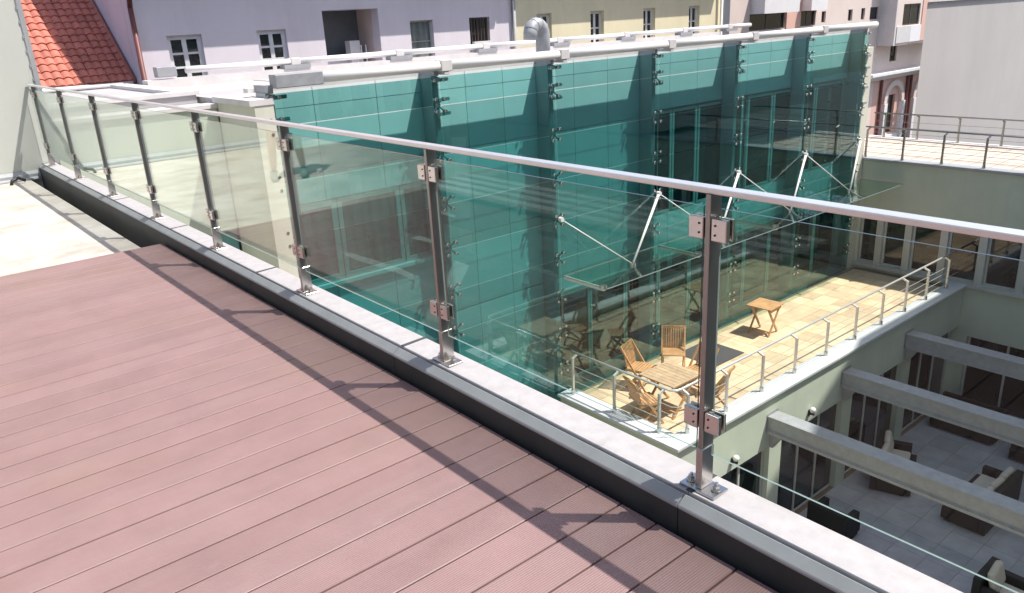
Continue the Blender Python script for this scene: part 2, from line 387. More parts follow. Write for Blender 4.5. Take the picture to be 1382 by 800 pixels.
# ---- left neighbour wall
lw = thing('side_wall', 'tall plain sage rendered wall at the left end of the roof', 'wall', (0, 12, 0))
part('wall_face', B(-10, 1.93, 11.75, 12.2, -0.4, 7), 'sage', lw)
ed = MB()
ed.box(1.93, 1.985, 11.735, 12.2, 0.1, 7)
for k in range(30): ed.box(1.915, 1.932, 11.738, 11.8, 0.3+k*0.17, 0.34+k*0.17)
part('corner_trim', ed, 'flash', lw)
fl = MB(); fl.extr([(11.70,-0.05),(11.745,-0.05),(11.745,0.05),(11.735,0.06),(11.70,0.02)], 'x', -10, 1.73)
fl.extr([(11.66,-0.045),(11.698,-0.045),(11.698,-0.015),(11.665,-0.03)], 'x', -10, 1.70)
part('wall_flashing', fl, 'flash', lw)
single('drain_hose', MB().tube([(1.35,11.45,-0.05),(1.37,11.47,0.0),(1.45,11.5,0.02),(1.52,11.48,-0.02)], 0.02, 8), 'black',
       'small dark outlet hose on the concrete near the corner', 'hose', smooth=True)

# ================================================================== GLASS BALUSTRADE
UP = 1.84; SP = 1.44; PY = [11.42-SP*j for j in range(9)]; ZC = 0.1235; ZR = 1.118
bal = thing('glass_balustrade', 'frameless style glass balustrade with flat steel handrail on the parapet', 'balustrade', (UP, 6, ZC))
part('handrail', B(UP-0.023, UP+0.023, PY[8]-1.5, 11.74, ZR-0.018, ZR), 'railtop', bal, bevel=0.004)
mp = MB(); mp.box(-0.026,0.026,-0.009,0.009,0.010,ZR-0.0185-ZC)
post_me = mp.mesh('post', 'steel_d')
mpl = MB(); mpl.box(-0.040,0.040,-0.068,0.068,0.0,0.008); plate_me = mpl.mesh('base_plate', 'steel')
ms = MB(); ms.box(-0.030,0.030,-0.0125,0.0125,0.009,0.155); sleeve_me = ms.mesh('post_sleeve', 'steel')
mb_ = MB()
mb_.cyl((0,0,0.009),(0,0,0.015),0.017,n=12); mb_.cyl((0,0,0.015),(0,0,0.027),0.012,n=6); mb_.cyl((0,0,0.027),(0,0,0.036),0.006,n=8)
bolt_me = mb_.mesh('anchor_bolt', 'steel')
mc = MB(); mc.box(-0.022,-0.004,-0.026,0.026,-0.033,0.033); mc.box(0.010,0.020,-0.026,0.026,-0.033,0.033); mc.box(-0.004,0.010,-0.026,-0.012,-0.030,0.030)
clampL = mc.mesh('glass_clamp', 'steel')
mc = MB(); mc.box(-0.022,-0.004,-0.026,0.026,-0.033,0.033); mc.box(0.010,0.020,-0.026,0.026,-0.033,0.033); mc.box(-0.004,0.010,0.012,0.026,-0.030,0.030)
clampR = mc.mesh('glass_clamp', 'steel')
mw = MB()
for sz in (-0.014, 0.014): mw.cyl((-0.0222,0,sz),(-0.0240,0,sz),0.0035,n=8)
screw_me = mw.mesh('clamp_screws', 'black')
for y in PY:
    po = place(post_me, 'post', bal, (UP, y, ZC))
    bv = po.modifiers.new('bevel','BEVEL'); bv.width = 0.002; bv.segments = 2
    for me, nm, off in ((plate_me,'base_plate',(0,0,0)), (sleeve_me,'post_sleeve',(0,0,0)), (bolt_me,'anchor_bolt',(0.004,-0.046,0)), (bolt_me,'anchor_bolt',(-0.004,0.046,0))):
        q = place(me, nm, po, (UP+off[0], y+off[1], ZC+off[2]))
        if nm != 'anchor_bolt':
            bv = q.modifiers.new('bevel','BEVEL'); bv.width = 0.0015; bv.segments = 1
    for z in (0.255, 0.875):
        for sgn, me in ((1,clampL),(-1,clampR)):
            q = place(me, 'glass_clamp', po, (UP-0.006, y+sgn*0.040, ZC+z))
            bv = q.modifiers.new('bevel','BEVEL'); bv.width = 0.003; bv.segments = 2
            place(screw_me, 'clamp_screws', po, (UP-0.006, y+sgn*0.028, ZC+z))
GX = UP-0.003
def glass_panel(y0, y1):
    g = MB(); x0, x1, z0, z1 = GX-0.0035, GX+0.0035, ZC+0.135, ZC+0.935
    g.add([(x0,y0,z0),(x0,y1,z0),(x0,y1,z1),(x0,y0,z1)],[(0,3,2,1)],0); g.add([(x1,y0,z0),(x1,y1,z0),(x1,y1,z1),(x1,y0,z1)],[(0,1,2,3)],0)
    g.add([(x0,y0,z1),(x1,y0,z1),(x1,y1,z1),(x0,y1,z1)],[(0,1,2,3)],1); g.add([(x0,y0,z0),(x1,y0,z0),(x1,y1,z0),(x0,y1,z0)],[(0,3,2,1)],1)
    g.add([(x0,y0,z0),(x1,y0,z0),(x1,y0,z1),(x0,y0,z1)],[(0,1,2,3)],1); g.add([(x0,y1,z0),(x1,y1,z0),(x1,y1,z1),(x0,y1,z1)],[(0,3,2,1)],1)
    part('glass_panel', g, ['railglass','railedge'], bal)
glass_panel(PY[0]+0.03, 11.70)
for a, b in zip(PY[:-1], PY[1:]): glass_panel(b+0.030, a-0.030)
glass_panel(PY[8]-1.5, PY[8]-0.03)

# ================================================================== TEAL GLASS FRONT BUILDING
FX = [4.45, 7.16, 9.6, 12.35, 15.1, 17.88, 20.55]
FZ = [0.80, 0.36, -0.41, -1.21, -1.98, -2.72, -3.46, -4.20, -4.95, -5.60]
FY = 10.40; IY = 10.86
gb = thing('office_building', 'building with a teal glass front held by spider fittings and a grey flat roof', 'building', (12.5, 11, -5.6))
def pane_box(x0,x1,y0,y1,z0,z1):
    g = MB(); g.box(x0,x1,y0,y1,z0,z1); g.m = [1,1,0,1,0,1]; return g
for i in range(6):
    zs = FZ if i > 1 else FZ + [-6.35,-7.1,-7.9]
    for j in range(len(zs)-1):
        part('glass_pane', pane_box(FX[i]+0.006, FX[i+1]-0.006, FY-0.008, FY+0.008, zs[j+1]+0.006, zs[j]-0.006), ['teal','teal_edge'], gb)
sp = MB()
for dx in (-0.085, 0.085):
    for dz in (-0.095, 0.095):
        sp.cyl((dx,-0.010,dz),(dx,-0.026,dz),0.030,0.022,n=10); sp.cyl((dx,0.010,dz),(dx,0.05,dz),0.026,n=8)
        sp.bar((dx,0.05,dz),(0,0.09,0),0.022,0.022)
sp.cyl((0,0.06,0),(0,0.12,0),0.04,n=8)
sp_me = sp.mesh('spider_fitting', 'steel')
spt = MB()
for dx in (-0.085, 0.085):
    spt.cyl((dx,-0.010,-0.06),(dx,-0.026,-0.06),0.030,0.022,n=10); spt.cyl((dx,0.010,-0.06),(dx,0.05,-0.06),0.026,n=8); spt.bar((dx,0.05,-0.06),(0,0.09,0),0.022,0.022)
spt_me = spt.mesh('spider_fitting', 'steel')
arm = MB(); arm.bar((-0.02,0.03,0),(0.22,0.09,0),0.05,0.05); arm_me = arm.mesh('bracket_arm', 'fin')
for i, x in enumerate(FX):
    zb = -7.9 if i < 3 else -5.6
    part('mullion', B(x-0.055, x+0.055, FY+0.12, IY-0.02, zb, 0.80), 'fin', gb)
    for z in FZ[1:-1] + ([-6.35,-7.1] if i < 3 else []):
        place(sp_me, 'spider_fitting', gb, (x, FY, z))
    place(spt_me, 'spider_fitting', gb, (x, FY, 0.80))
    for z in (0.74, 0.44, 0.22): place(arm_me, 'bracket_arm', gb, (x, FY, z))
# inner wall: panels and openings
PX = [4.45, 5.25, 6.3, 7.16, 8.0, 8.8, 9.6, 10.5, 11.4, 12.35]
for a, b in zip(PX[:-1], PX[1:]):
    rows = [(0.55,0.80),(-0.44,0.545)] + ([(-0.86,-0.445),(-7.9,-2.16)] if b <= 7.2 else [(-1.95,-0.445),(-3.28,-1.955),(-7.9 if b <= 9.7 else -3.62,-3.30)])
    for z0, z1 in rows: part('wall_panel', B(a+0.006, b-0.006, IY, IY+0.05, z0+0.004, z1), 'panel', gb)
for a, b in zip([12.35+0.91*k for k in range(9)], [12.35+0.91*k for k in range(1,10)]):
    for z0, z1 in ((0.55,0.80),(-0.36,0.545),(-3.62,-2.6)): part('wall_panel', B(a+0.006, b-0.006, IY, IY+0.05, z0+0.004, z1), 'panel', gb)
part('wall_core', B(4.45, 20.55, IY+0.13, IY+0.3, -7.9, 0.72), 'panel', gb)
window(gb,'x',4.62,5.40,-2.14,-0.87,IY+0.0,1,'frame',1,1,0.09,pm='pale_pane')
window(gb,'x',5.42,6.53,-2.14,-0.87,IY+0.0,1,'frame',1,1,0.07,pm='pale_pane')
window(gb,'x',6.55,7.10,-2.14,-0.87,IY+0.0,1,'frame',1,1,0.07,pm='pale_pane')
part('window_sill', B(4.5,7.14,IY-0.08,IY+0.0,-2.21,-2.15), 'framew', gb)
for a, b in ((12.42,13.35),(13.38,14.2),(14.25,15.9),(16.1,17.1),(17.15,18.0),(18.05,19.0),(19.05,20.4)):
    window(gb,'x',a,b,-2.58,-0.40,IY+0.0,1,'frame',1,1,0.055)
XS = [9.75+1.08*k for k in range(11)]
for a, b in zip(XS[:-1], XS[1:]): window(gb,'x',a,b-0.02,-5.58,-3.64,IY+0.0,1,'frame',1,1,0.05)
part('door_head', B(9.7,20.55,IY-0.05,IY-0.001,-3.66,-3.58), 'frame', gb)
# roof
part('roof', B(4.36, 21.0, IY+0.05, 15.6, 0.4, 0.70), 'roofgrey', gb)
rs = MB()
for k in range(1, 9): rs.box(4.36+k*1.85, 4.39+k*1.85, IY+0.3, 15.5, 0.701, 0.712)
part('roof_seam', rs, 'roofgrey', gb)
part('roof_kerb', B(4.30, 21.0, IY-0.0, IY+0.16, 0.80, 0.86), 'capw', gb)
part('roof_kerb', B(4.26, 21.0, 15.3, 15.62, 0.70, 0.86), 'capw', gb)
part('end_wall', B(4.16, 4.43, FY-0.02, 11.72, -7.9, 0.66), 'cream', gb)
part('end_wall_cap', B(4.10, 4.44, FY-0.03, 11.74, 0.662, 0.74), 'capw', gb)
part('end_wall', B(20.62, 20.98, FY+0.05, 15.6, -5.6, 0.399), 'cream', gb)
part('side_face', B(4.2, 4.355, 11.76, 15.6, -4, 0.70), 'roofgrey', gb)
for z in (0.2,-0.1,-0.6,-1.0): part('side_bracket', B(20.56,20.75,FY-0.02,FY+0.05,z-0.03,z+0.03), 'galv', gb)

def pipe_rail(name, label, y, z, r, xs, x0, x1, bx):
    t = thing(name, label, 'pipe', (x0, y, 0.8))
    stops = [x0] + xs + [x1]
    for a, b in zip(stops[:-1], stops[1:]):
        part('pipe_section', MB().cyl((a+0.09,y,z),(b-0.09,y,z),r,n=16), 'whitetube', t, smooth=True)
    for x in xs:
        c = MB(); c.box(x-0.10, x+0.10, y-r*1.14, y+r*1.14, z-r*1.1, z+r*1.14); c.box(x-0.05, x+0.05, y-r, y+0.30, z-r*1.8, z-r*1.15)
        part('pipe_clamp', c, 'capw', t, bevel=0.01)
    part('end_box', B(bx[0], bx[1], y-0.11, y+0.11, z-0.09, z+0.09), 'galv', t, bevel=0.012)
    return t
t = pipe_rail('roof_pipe', 'thick pale pipe along the top front edge of the teal glass', FY+0.02, 0.95, 0.076, [7.29,9.81,12.7,15.5,18.35], 5.1, 21.0, (4.48,5.18))
for x in FX: part('pipe_support', B(x-0.04, x+0.04, FY+0.06, IY+0.05, 0.80, 0.90), 'galv', t)
t = pipe_rail('roof_pipe', 'thinner pale pipe along the back edge of the grey roof', 15.4, 0.99, 0.06, [7.15,9.6,12.0,14.4,16.9,19.4,21.6], 4.9, 22.8, (4.45,4.8))
for x in (7.15,9.6,12.0,14.4,16.9,19.4,21.6): part('pipe_support', B(x-0.28, x+0.28, 15.28, 15.5, 0.86, 0.935), 'galv', t)

# vent hook on the roof
vt = thing('vent_pipe', 'hooked galvanised vent pipe rising from the grey roof', 'vent', (10.32, 11.5, 0.7))
pts = [(10.34,11.5,0.70),(10.34,11.5,1.26)] + [(10.34-0.18+0.18*math.cos(a), 11.5-0.02*a, 1.26+0.19*math.sin(a)) for a in [R(18*k) for k in range(1,10)]] + [(9.97,11.43,1.20)]
part('duct', MB().tube(pts, [0.135]*2+[0.13]*9+[0.13], 14), 'galv', vt, smooth=True)
seams = MB()
for k in (3,5,7,9):
    p, q = Vector(pts[k]), Vector(pts[k+1]); d = (q-p).normalized()*0.012; seams.cyl(p-d*.6, p+d*.6, 0.137, n=14)
part('seam_ring', seams, 'galv', vt)
part('collar', MB().cyl((10.34,11.5,0.70),(10.34,11.5,0.78),0.18,0.15,n=14), 'galv', vt)

# cream wall between the side wall and the glass front, with its caps and a lower roof
cw = thing('boundary_wall', 'pale green wall with teal lower band behind the far balustrade posts', 'wall', (3.2, 11.9, -9))
part('wall_face', B(1.99, 4.15, 11.75, 12.0, -1.25, 0.58), 'green', cw)
part('lower_band', B(1.99, 4.15, 11.80, 12.0, -9, -1.251), 'teal_solid', cw)
part('wall_cap', B(1.99, 4.15, 11.71, 12.06, 0.582, 0.635), 'capw', cw)
lr = thing('lower_roof', 'small grey flat roof with pale raised rim below the red tiles', 'roof', (3.2, 14, -9))
part('roof_base', B(0.5, 4.15, 12.53, 16.4, -9, 0.735), 'roofgrey', lr)
part('roof_ledge', B(0.5, 4.15, 12.07, 12.52, -9, 0.61), 'roofgrey', lr)
part('roof_rim', B(1.0, 4.19, 12.5, 12.78, 0.737, 0.795), 'capw', lr)
part('roof_rim', B(3.90, 4.19, 12.785, 16.4, 0.737, 0.795), 'capw', lr)

# ================================================================== GLASS CANOPY
CZ = -3.06
cn = thing('glass_canopy', 'narrow glass canopy hung on white rods from the teal glass front', 'canopy', (15, 9.8, CZ))
CXS = [9.62,12.35,15.1,17.88,20.9]
for a, b in zip(CXS[:-1], CXS[1:]):
    g = pane_box(a+0.01, b-0.01, 9.24, FY-0.03, CZ-0.010, CZ+0.010); g.m = [0,0,1,1,1,1]
    part('canopy_pane', g, ['canopyglass','railedge'], cn)
for x in CXS[:-1]:
    part('support_bar', B(x+0.03, x+0.09, 9.34, FY-0.03, CZ-0.075, CZ-0.012), 'whitetube', cn, bevel=0.006)
    part('end_disc', MB().cyl((x+0.06,9.38,CZ-0.02),(x+0.06,9.38,CZ+0.03),0.07,n=12), 'steel', cn)
for k in range(4):
    xa, xb = FX[2+k], FX[3+k]; xm = (xa+xb)/2; zt = -1.95
    foot = Vector((xm, 9.83, CZ+0.03))
    part('strut', MB().cyl(Vector((xb,FY-0.05,zt)), foot, 0.030, 0.022, n=10), 'whitetube', cn, smooth=True)
    part('tie_rod', MB().cyl(Vector((xa,FY-0.05,zt)), foot, 0.011, n=8), 'whitetube', cn, smooth=True)
    part('rod_foot', MB().cyl(foot-Vector((0,0,0.05)), foot+Vector((0,0,0.03)), 0.06, n=12).bar(foot, foot+Vector((-0.42,-0.55,-0.03)), 0.03, 0.02), 'steel', cn)
for x in FX[2:]: part('rod_anchor', MB().cyl((x,FY-0.09,-1.95),(x,FY-0.01,-1.95),0.045,n=10), 'whitetube', cn)

# ================================================================== LOWER TERRACE
TZ = -5.6
lt = part('lower_terrace', B(9.75, 20.98, 7.70, 10.38, TZ-0.25, TZ-0.012), 'grout', kind='structure')
TS = 0.5
tm = MB().extr([(0.004,-0.012),(TS-0.004,-0.012),(TS-0.004,-0.002),(TS-0.007,0.0),(0.007,0.0),(0.004,-0.002)], 'y', 0.004, TS-0.004).mesh('tile', 'tile')
for i in range(22):
    for j in range(5): place(tm, 'tile', lt, (9.78+TS*i, 7.80+TS*j, TZ+random.uniform(-0.0015,0.0015)))
tw = thing('terrace_wall', 'pale green wall with grey coping holding up the tiled terrace', 'wall', (15, 7.5, -8.9))
GH = []
part('wall_face', B(9.45, 21.0, 7.44, 7.70, -6.62, -5.50), 'green', tw)
part('wall_face', B(9.45, 9.70, 7.70, 10.36, -8.9, -5.50), 'green', tw)
part('coping', B(9.36, 21.0, 7.36, 7.76, -5.50, -5.44), 'coping_l', tw, bevel=0.008)
part('coping', B(9.36, 9.76, 7.762, 10.36, -5.50, -5.44), 'coping_l', tw, bevel=0.008)
for x in (9.45, 12.35, 15.15, 17.95): part('pier', B(x, x+0.42, 7.46, 7.85, -8.9, -6.622), 'green', tw)
for a in (9.9, 12.79, 15.6, 18.4):
    b = a+2.42
    window(tw, 'x', a, b, -8.88, -6.63, 7.56, 1, 'frame', 3, 1, 0.05)
part('soffit_return', B(9.45, 21.0, 7.87, 10.3, -6.7, -6.6), 'green', tw)

def bent_post(fx, fy, h):
    """post with an inward bent arm; (fx,fy) = direction of the arm"""
    q = MB(); q.box(-0.022,0.022,-0.022,0.022,0.0,h-0.04)
    q.bar((0,0,h-0.055),(fx*0.13,fy*0.13,h+0.0),0.035,0.035)
    return q
tr = thing('terrace_railing', 'light steel cable railing around the lower tiled terrace', 'railing', (15, 7.7, -5.44))
ph = 0.80; pz = -5.44
pmA = bent_post(0, 1, ph).mesh('post', 'lightsteel'); pmB = bent_post(1, 0, ph).mesh('post', 'lightsteel')
footm = MB().cyl((0,0,0),(0,0,0.10),0.045,0.035,n=10).mesh('post_foot', 'steel')
HX = [9.93, 11.05, 12.19, 13.34, 14.53, 15.72, 16.9, 18.05, 19.15, 20.3]
for x in HX:
    p = place(pmA, 'post', tr, (x, 7.62, pz)); place(footm, 'post_foot', p, (x, 7.62, pz))
HYs = [7.98, 9.05, 10.15]
for y in HYs:
    p = place(pmB, 'post', tr, (9.60, y, pz)); place(footm, 'post_foot', p, (9.60, y, pz))
hz = pz+ph+0.015
part('handrail', MB().tube([(9.73,10.3,hz),(9.73,7.86,hz),(9.80,7.77,hz),(9.9,7.75,hz),(20.95,7.75,hz)], 0.024, 10), 'lightsteel', tr, smooth=True)
for k in range(4):
    z = pz+0.13+k*0.155
    part('cable', MB().tube([(9.60,10.3,z),(9.60,7.72,z),(9.66,7.64,z),(9.75,7.62,z),(20.95,7.62,z)], 0.006, 6), 'lightsteel', tr)

# ---- furniture on the terrace
def make_chair():
    c = thing('folding_chair', 'x', 'chair')
    # local: front = -y, seat 0.45 high
    for k in range(7):
        y = -0.20 + k*0.062
        part('seat_slat', B(-0.22,0.22,y,y+0.046,0.435,0.455), 'teak', c)
    for k in range(9):
        x = -0.196+k*0.049
        q = MB(); pts = [(x,0.20,0.47),(x,0.235,0.60),(x,0.275,0.75),(x,0.325,0.885+0.03*math.cos(x*7))]
        for a, b in zip(pts[:-1], pts[1:]): q.bar(a, b, 0.030, 0.014, up=(0,1,0))
        part('back_slat', q, 'teak', c)
    part('back_rail', MB().bar((-0.225,0.335,0.875),(0.225,0.335,0.875),0.018,0.05), 'teak', c)
    part('back_rail', MB().bar((-0.225,0.225,0.50),(0.225,0.225,0.50),0.018,0.04), 'teak', c)
    for s in (-1, 1):
        part('leg', MB().bar((s*0.235,-0.24,0.0),(s*0.235,0.34,0.90),0.026,0.042), 'teak', c)
        part('leg', MB().bar((s*0.205,0.27,0.0),(s*0.205,-0.20,0.43),0.026,0.040), 'teak', c)
        part('seat_rail', MB().bar((s*0.215,-0.21,0.42),(s*0.215,0.23,0.42),0.024,0.035), 'teak', c)
    part('stretcher', MB().bar((-0.225,-0.12,0.17),(0.225,-0.12,0.17),0.02,0.03), 'teak', c)
    return c
ch0 = make_chair(); gch = 'folding wooden chairs on the terrace'
# direction faced -> rotation (front is -y at 0)
def face(dx, dy): return math.atan2(dx, -dy)
spots = [((12.0, 9.62), face(-0.75,-0.62), 'slatted wooden chair standing apart from the table, next to the dark mat'),
         ((10.98, 9.62), face(0.28,-1), 'slatted wooden chair on the side of the big table towards the teal glass'),
         ((9.98, 8.62), face(1,-0.35), 'wooden chair with its back to the left railing at the big table'),
         ((11.62, 8.72), face(-1,0.1), 'wooden chair at the table end beside the dark mat, half behind the steel post'),
         ((11.15, 8.02), face(-0.25,1), 'wooden chair at the table with its back to the courtyard railing')]
for k, ((x, y), a, lb) in enumerate(spots):
    c = ch0 if k == 0 else copy_tree(ch0)
    c.location = (x, y, TZ); c.rotation_euler = (0,0,a); props(c, lb, 'chair', gch)
def make_table(name, label, cx, cy, half, h, mt, rz=0.0, n=8):
    t = thing(name, label, 'table')
    wd = 2*half/n
    for k in range(n): part('table_slat', B(-half+k*wd+0.004, -half+(k+1)*wd-0.004, -half+0.05, half-0.05, h-0.022, h), mt, t)
    for s in (-1,1):
        part('table_rail', B(-half,half,s*(half-0.024)-0.022,s*(half-0.024)+0.022,h-0.026,h+0.001), mt, t)
        part('leg', MB().bar((-half*0.75,s*half*0.8,0),(half*0.75,s*half*0.8,h-0.03),0.03,0.045), 'teak', t)
        part('leg', MB().bar((half*0.75,s*half*0.68,0),(-half*0.75,s*half*0.68,h-0.03),0.03,0.045), 'teak', t)
    part('stretcher', MB().bar((-half*0.6,-half*0.8,0.11),(-half*0.6,half*0.8,0.11),0.03,0.03), 'teak', t)
    part('apron', B(-half*.8,half*.8,-half*.86,-half*.82,h-0.11,h-0.027), 'teak', t)
    t.location = (cx,cy,TZ); t.rotation_euler = (0,0,rz)
    return t
make_table('square_table', 'square slatted wooden table in the middle of the chairs', 10.68, 8.62, 0.42, 0.72, 'teak_grey')
make_table('side_table', 'small folding wooden table standing alone further along the terrace', 15.1, 9.48, 0.31, 0.70, 'teak', R(4), 6)
single('floor_mat', B(12.75,13.80,9.10,10.12,TZ+0.003,TZ+0.016), 'rubber', 'square dark mat on the sunny terrace tiles', 'mat', bevel=0.004)

# ================================================================== COURTYARD
CYZ = -8.9
cy = part('courtyard_floor', B(1.9, 21.5, -9, 10.3, CYZ-0.3, CYZ-0.010), 'grout', kind='structure')
gm = MB().extr([(0.003,-0.01),(0.617,-0.01),(0.617,0.0),(0.003,0.0)], 'y', 0.003, 0.617).mesh('tile', 'gtile')
for i in range(19):
    for j in range(11): place(gm, 'tile', cy, (9.2+0.62*i, 0.66+0.62*j, CYZ+random.uniform(-0.001,0.001)))
part('courtyard_slab', B(1.95, 21.0, -8.9, 0.655, CYZ-0.009, CYZ-0.003), 'gtile', kind='structure')

def beam(x, lab):
    b = thing('steel_beam', lab, 'beam', (x, 7.4, -6.1), 'grey beams spanning the courtyard')
    s = MB(); s.extr([(x-0.17,-6.22),(x+0.17,-6.22),(x+0.17,-6.18),(x+0.15,-6.18),(x+0.15,-5.94),(x+0.17,-5.94),(x+0.17,-5.90),(x-0.17,-5.90),(x-0.17,-5.94),(x-0.15,-5.94),(x-0.15,-6.18),(x-0.17,-6.18)], 'y', -8.5, 7.435)
    part('girder', s, 'galv', b, bevel=0.006)
    part('end_plate', B(x-0.20,x+0.20,7.437,7.452,-6.26,-5.86), 'galv', b)
    part('bracket', MB().extr([(7.43,-6.222),(7.43,-6.62),(7.36,-6.62),(7.12,-6.222)], 'x', x-0.05, x+0.05), 'galv', b)
    lt_ = MB(); lt_.box(x-0.19,x-0.172,-8.5,7.40,-6.26,-6.20)
    part('cable_tray', lt_, 'galv', b)
beam(12.33, 'nearest grey beam across the courtyard with a sunlit end')
beam(15.12, 'middle grey beam crossing the courtyard above the armchairs')
beam(18.02, 'farthest grey beam across the courtyard, wholly in shade')
def lamp(x, lab):
    t = thing('wall_lamp', lab, 'lamp', (x, 7.44, -6.35), 'round wall lamps under the terrace')
    part('globe', MB().sphere((x,7.36,-6.33),0.065,14,10), 'globe', t, smooth=True)
    part('bracket', MB().cyl((x,7.44,-6.42),(x,7.33,-6.42),0.03,n=8).box(x-0.05,x+0.05,7.425,7.44,-6.48,-6.34), 'black', t)
lamp(13.72, 'white globe lamp on the green wall between two beams')
lamp(11.07, 'white globe lamp on the green wall left of the nearest beam')

def armchair(name, lab, cat, x0, x1, y0, y1, back, group=None, ncush=1, empty=False, rz=0.0, bh=0.74):
    """rattan armchair on the axis-aligned footprint; back: side that carries the backrest"""
    t = thing(name, lab, cat, ((x0+x1)/2, (y0+y1)/2, CYZ), group, rz)
    cx, cy_ = (x0+x1)/2, (y0+y1)/2; z = CYZ; T = 0.14
    part('base', B(x0+0.02,x1-0.02,y0+0.02,y1-0.02,z+0.05,z+0.30), 'rattan', t, bevel=0.01)
    sides = {'+y': (x0,x1,y1-T,y1), '-y': (x0,x1,y0,y0+T), '+x': (x1-T,x1,y0+T+.001,y1-T-.001), '-x': (x0,x0+T,y0+T+.001,y1-T-.001)}
    opp = {'+y':'-y','-y':'+y','+x':'-x','-x':'+x'}[back]
    if back in ('+x','-x'):
        sides = {'+x': (x1-T,x1,y0,y1), '-x': (x0,x0+T,y0,y1), '+y': (x0+T+.001,x1-T-.001,y1-T,y1), '-y': (x0+T+.001,x1-T-.001,y0,y0+T)}
    for k, (a,b,c,d) in sides.items():
        if k == opp: continue
        if k == back: part('backrest', B(a,b,c,d,z+0.02,z+bh), 'rattan', t, bevel=0.015)
        else: part('armrest', B(a+ (0.0),b,c,d,z+0.02,z+0.58), 'rattan', t, bevel=0.015)
    if empty: return t
    part('seat_cushion', B(x0+T+.01,x1-T-.01,y0+T+.01,y1-T-.01,z+0.302,z+0.43), 'cushion', t, bevel=0.04)
    n = ncush
    for k in range(n):
        c = MB(); L_ = (x1-x0-2*T)/n if back in ('+y','-y') else (y1-y0-2*T)/n
        c.box(-L_/2+0.01, L_/2-0.01, -0.07, 0.07, -0.20, 0.20)
        me = c.mesh('back_cushion', 'cushion')
        if back in ('+y','-y'):
            sg = 1 if back == '+y' else -1
            o = place(me, 'back_cushion', t, (x0+T+L_*(k+.5), (y1-T-0.10) if sg > 0 else (y0+T+0.10), z+bh-0.09)); o.rotation_euler = (R(-16*sg), 0, R(random.uniform(-6,6)))
        else:
            sg = 1 if back == '+x' else -1
            o = place(me, 'back_cushion', t, ((x1-T-0.10) if sg > 0 else (x0+T+0.10), y0+T+L_*(k+.5), z+0.63)); o.rotation_euler = (R(-16), 0, R(-90*sg+random.uniform(-6,6)))
        bv = o.modifiers.new('bevel','BEVEL'); bv.width = 0.06; bv.segments = 3
    return t
gs = 'black rattan seats in the courtyard'
armchair('rattan_sofa', 'black rattan sofa with a cream back cushion half hidden by the nearest beam', 'sofa', 15.75, 17.25, 6.32, 7.18, '+y', gs, ncush=2, rz=R(20), bh=0.80)
armchair('rattan_sofa', 'black rattan loveseat with several cream cushions at the right edge', 'sofa', 15.65, 17.5, 4.48, 5.38, '-y', gs, ncush=3)
armchair('armchair', 'dark rattan seat mostly hidden by the coping, lower edge of the courtyard', 'armchair', 13.25, 14.05, 6.25, 7.05, '-x', gs, empty=True)
armchair('armchair', 'rattan chair with a cream cushion at the very bottom right', 'armchair', 13.25, 14.1, 3.0, 3.85, '+y', gs)
armchair('rattan_sofa', 'long black rattan sofa in the shade between the two farther beams', 'sofa', 19.4, 20.2, 5.75, 7.25, '+x', gs, empty=True)
armchair('armchair', 'dark rattan seat at the right edge beyond the middle beam', 'armchair', 19.1, 20.0, 4.2, 5.3, '+x', gs, empty=True)

# ================================================================== RIGHT BUILDING
rb = thing('terrace_building', 'grey green building with a row of dark windows and a tiled roof terrace', 'building', (22.5, 5, -8.9))
RX = 21.0
my = [9.78,9.01,8.09,7.15,6.2,5.25,4.3,3.35,2.4,1.45]
bays = [(9.87,10.22)] + [(b+0.10, a-0.10) for a, b in zip(my[:-1], my[1:])]
holes = [(10.0-0.13, 10.35, -5.42, -3.98)]
bays = [(9.87,10.35)] + [(b+0.09, a-0.09) for a, b in zip(my[:-1], my[1:])]
holes = [(a,b,-5.42,-3.98) for a,b in bays]
low = [(y0, y0+1.9, -8.8, -6.85) for y0 in (5.3,3.1,0.9,-1.3,-3.5)]
part('wall_face', MB().wall('y', -8, 10.72, -8.9, -2.56, RX, RX+0.35, holes+low), 'green', rb)
for a, b in bays: window(rb, 'y', a, b, -5.42, -3.98, RX+0.10, 1, 'frame', 1, 1, 0.05)
for a, b, z0, z1 in low: window(rb, 'y', a, b, z0, z1, RX+0.12, 1, 'frame', 2, 1, 0.05)
for y in my: part('window_post', B(RX-0.015, RX+0.06, y-0.088, y+0.088, -5.43, -3.97), 'frame', rb)
part('window_head', B(RX-0.012, RX+0.06, -6, 10.36, -3.968, -3.90), 'frame', rb)
part('window_sill', B(RX-0.10, RX-0.001, -6, 10.6, -5.52, -5.43), 'frame', rb)
part('coping', B(RX-0.05, RX+0.36, -7.5, 10.72, -2.56, -2.49), 'flash', rb, bevel=0.008)
part('ceiling_slab', B(RX+0.36, 25.0, -8, 12.4, -3.2, -2.72), 'green', rb)
part('unseen_shade_tower', MB().extr([(-8.0,-2.48),(2.35,-2.48),(2.35,8.9),(-2.6,19.0),(-8.0,21.0)], 'x', RX+0.02, 32.0), 'greywall', rb)  # unseen block added for courtyard shade, profile shaped to the shadow edge
swh = [(2.6+k*1.5,3.7+k*1.5,z,z+1.5) for k in range(12) for z in (-8.6,-5.4,-2.0,1.2,4.4)]
part('unseen_south_wing', MB().wall('x', -9.0, 20.95, -8.9, 9.0, -9.4, -9.0, swh), 'green', rb)  # out-of-view wing, built high to cut skylight in the courtyard
for a in swh: part('window', B(a[0],a[1],-9.3,-9.25,a[2],a[3]), 'pane', rb)
part('far_parapet', B(24.95, 25.25, 3.9, 12.45, -3.2, -2.64), 'palepink', rb)
part('far_parapet_cap', B(24.9, 25.3, 3.9, 12.45, -2.638, -2.58), 'capw', rb)
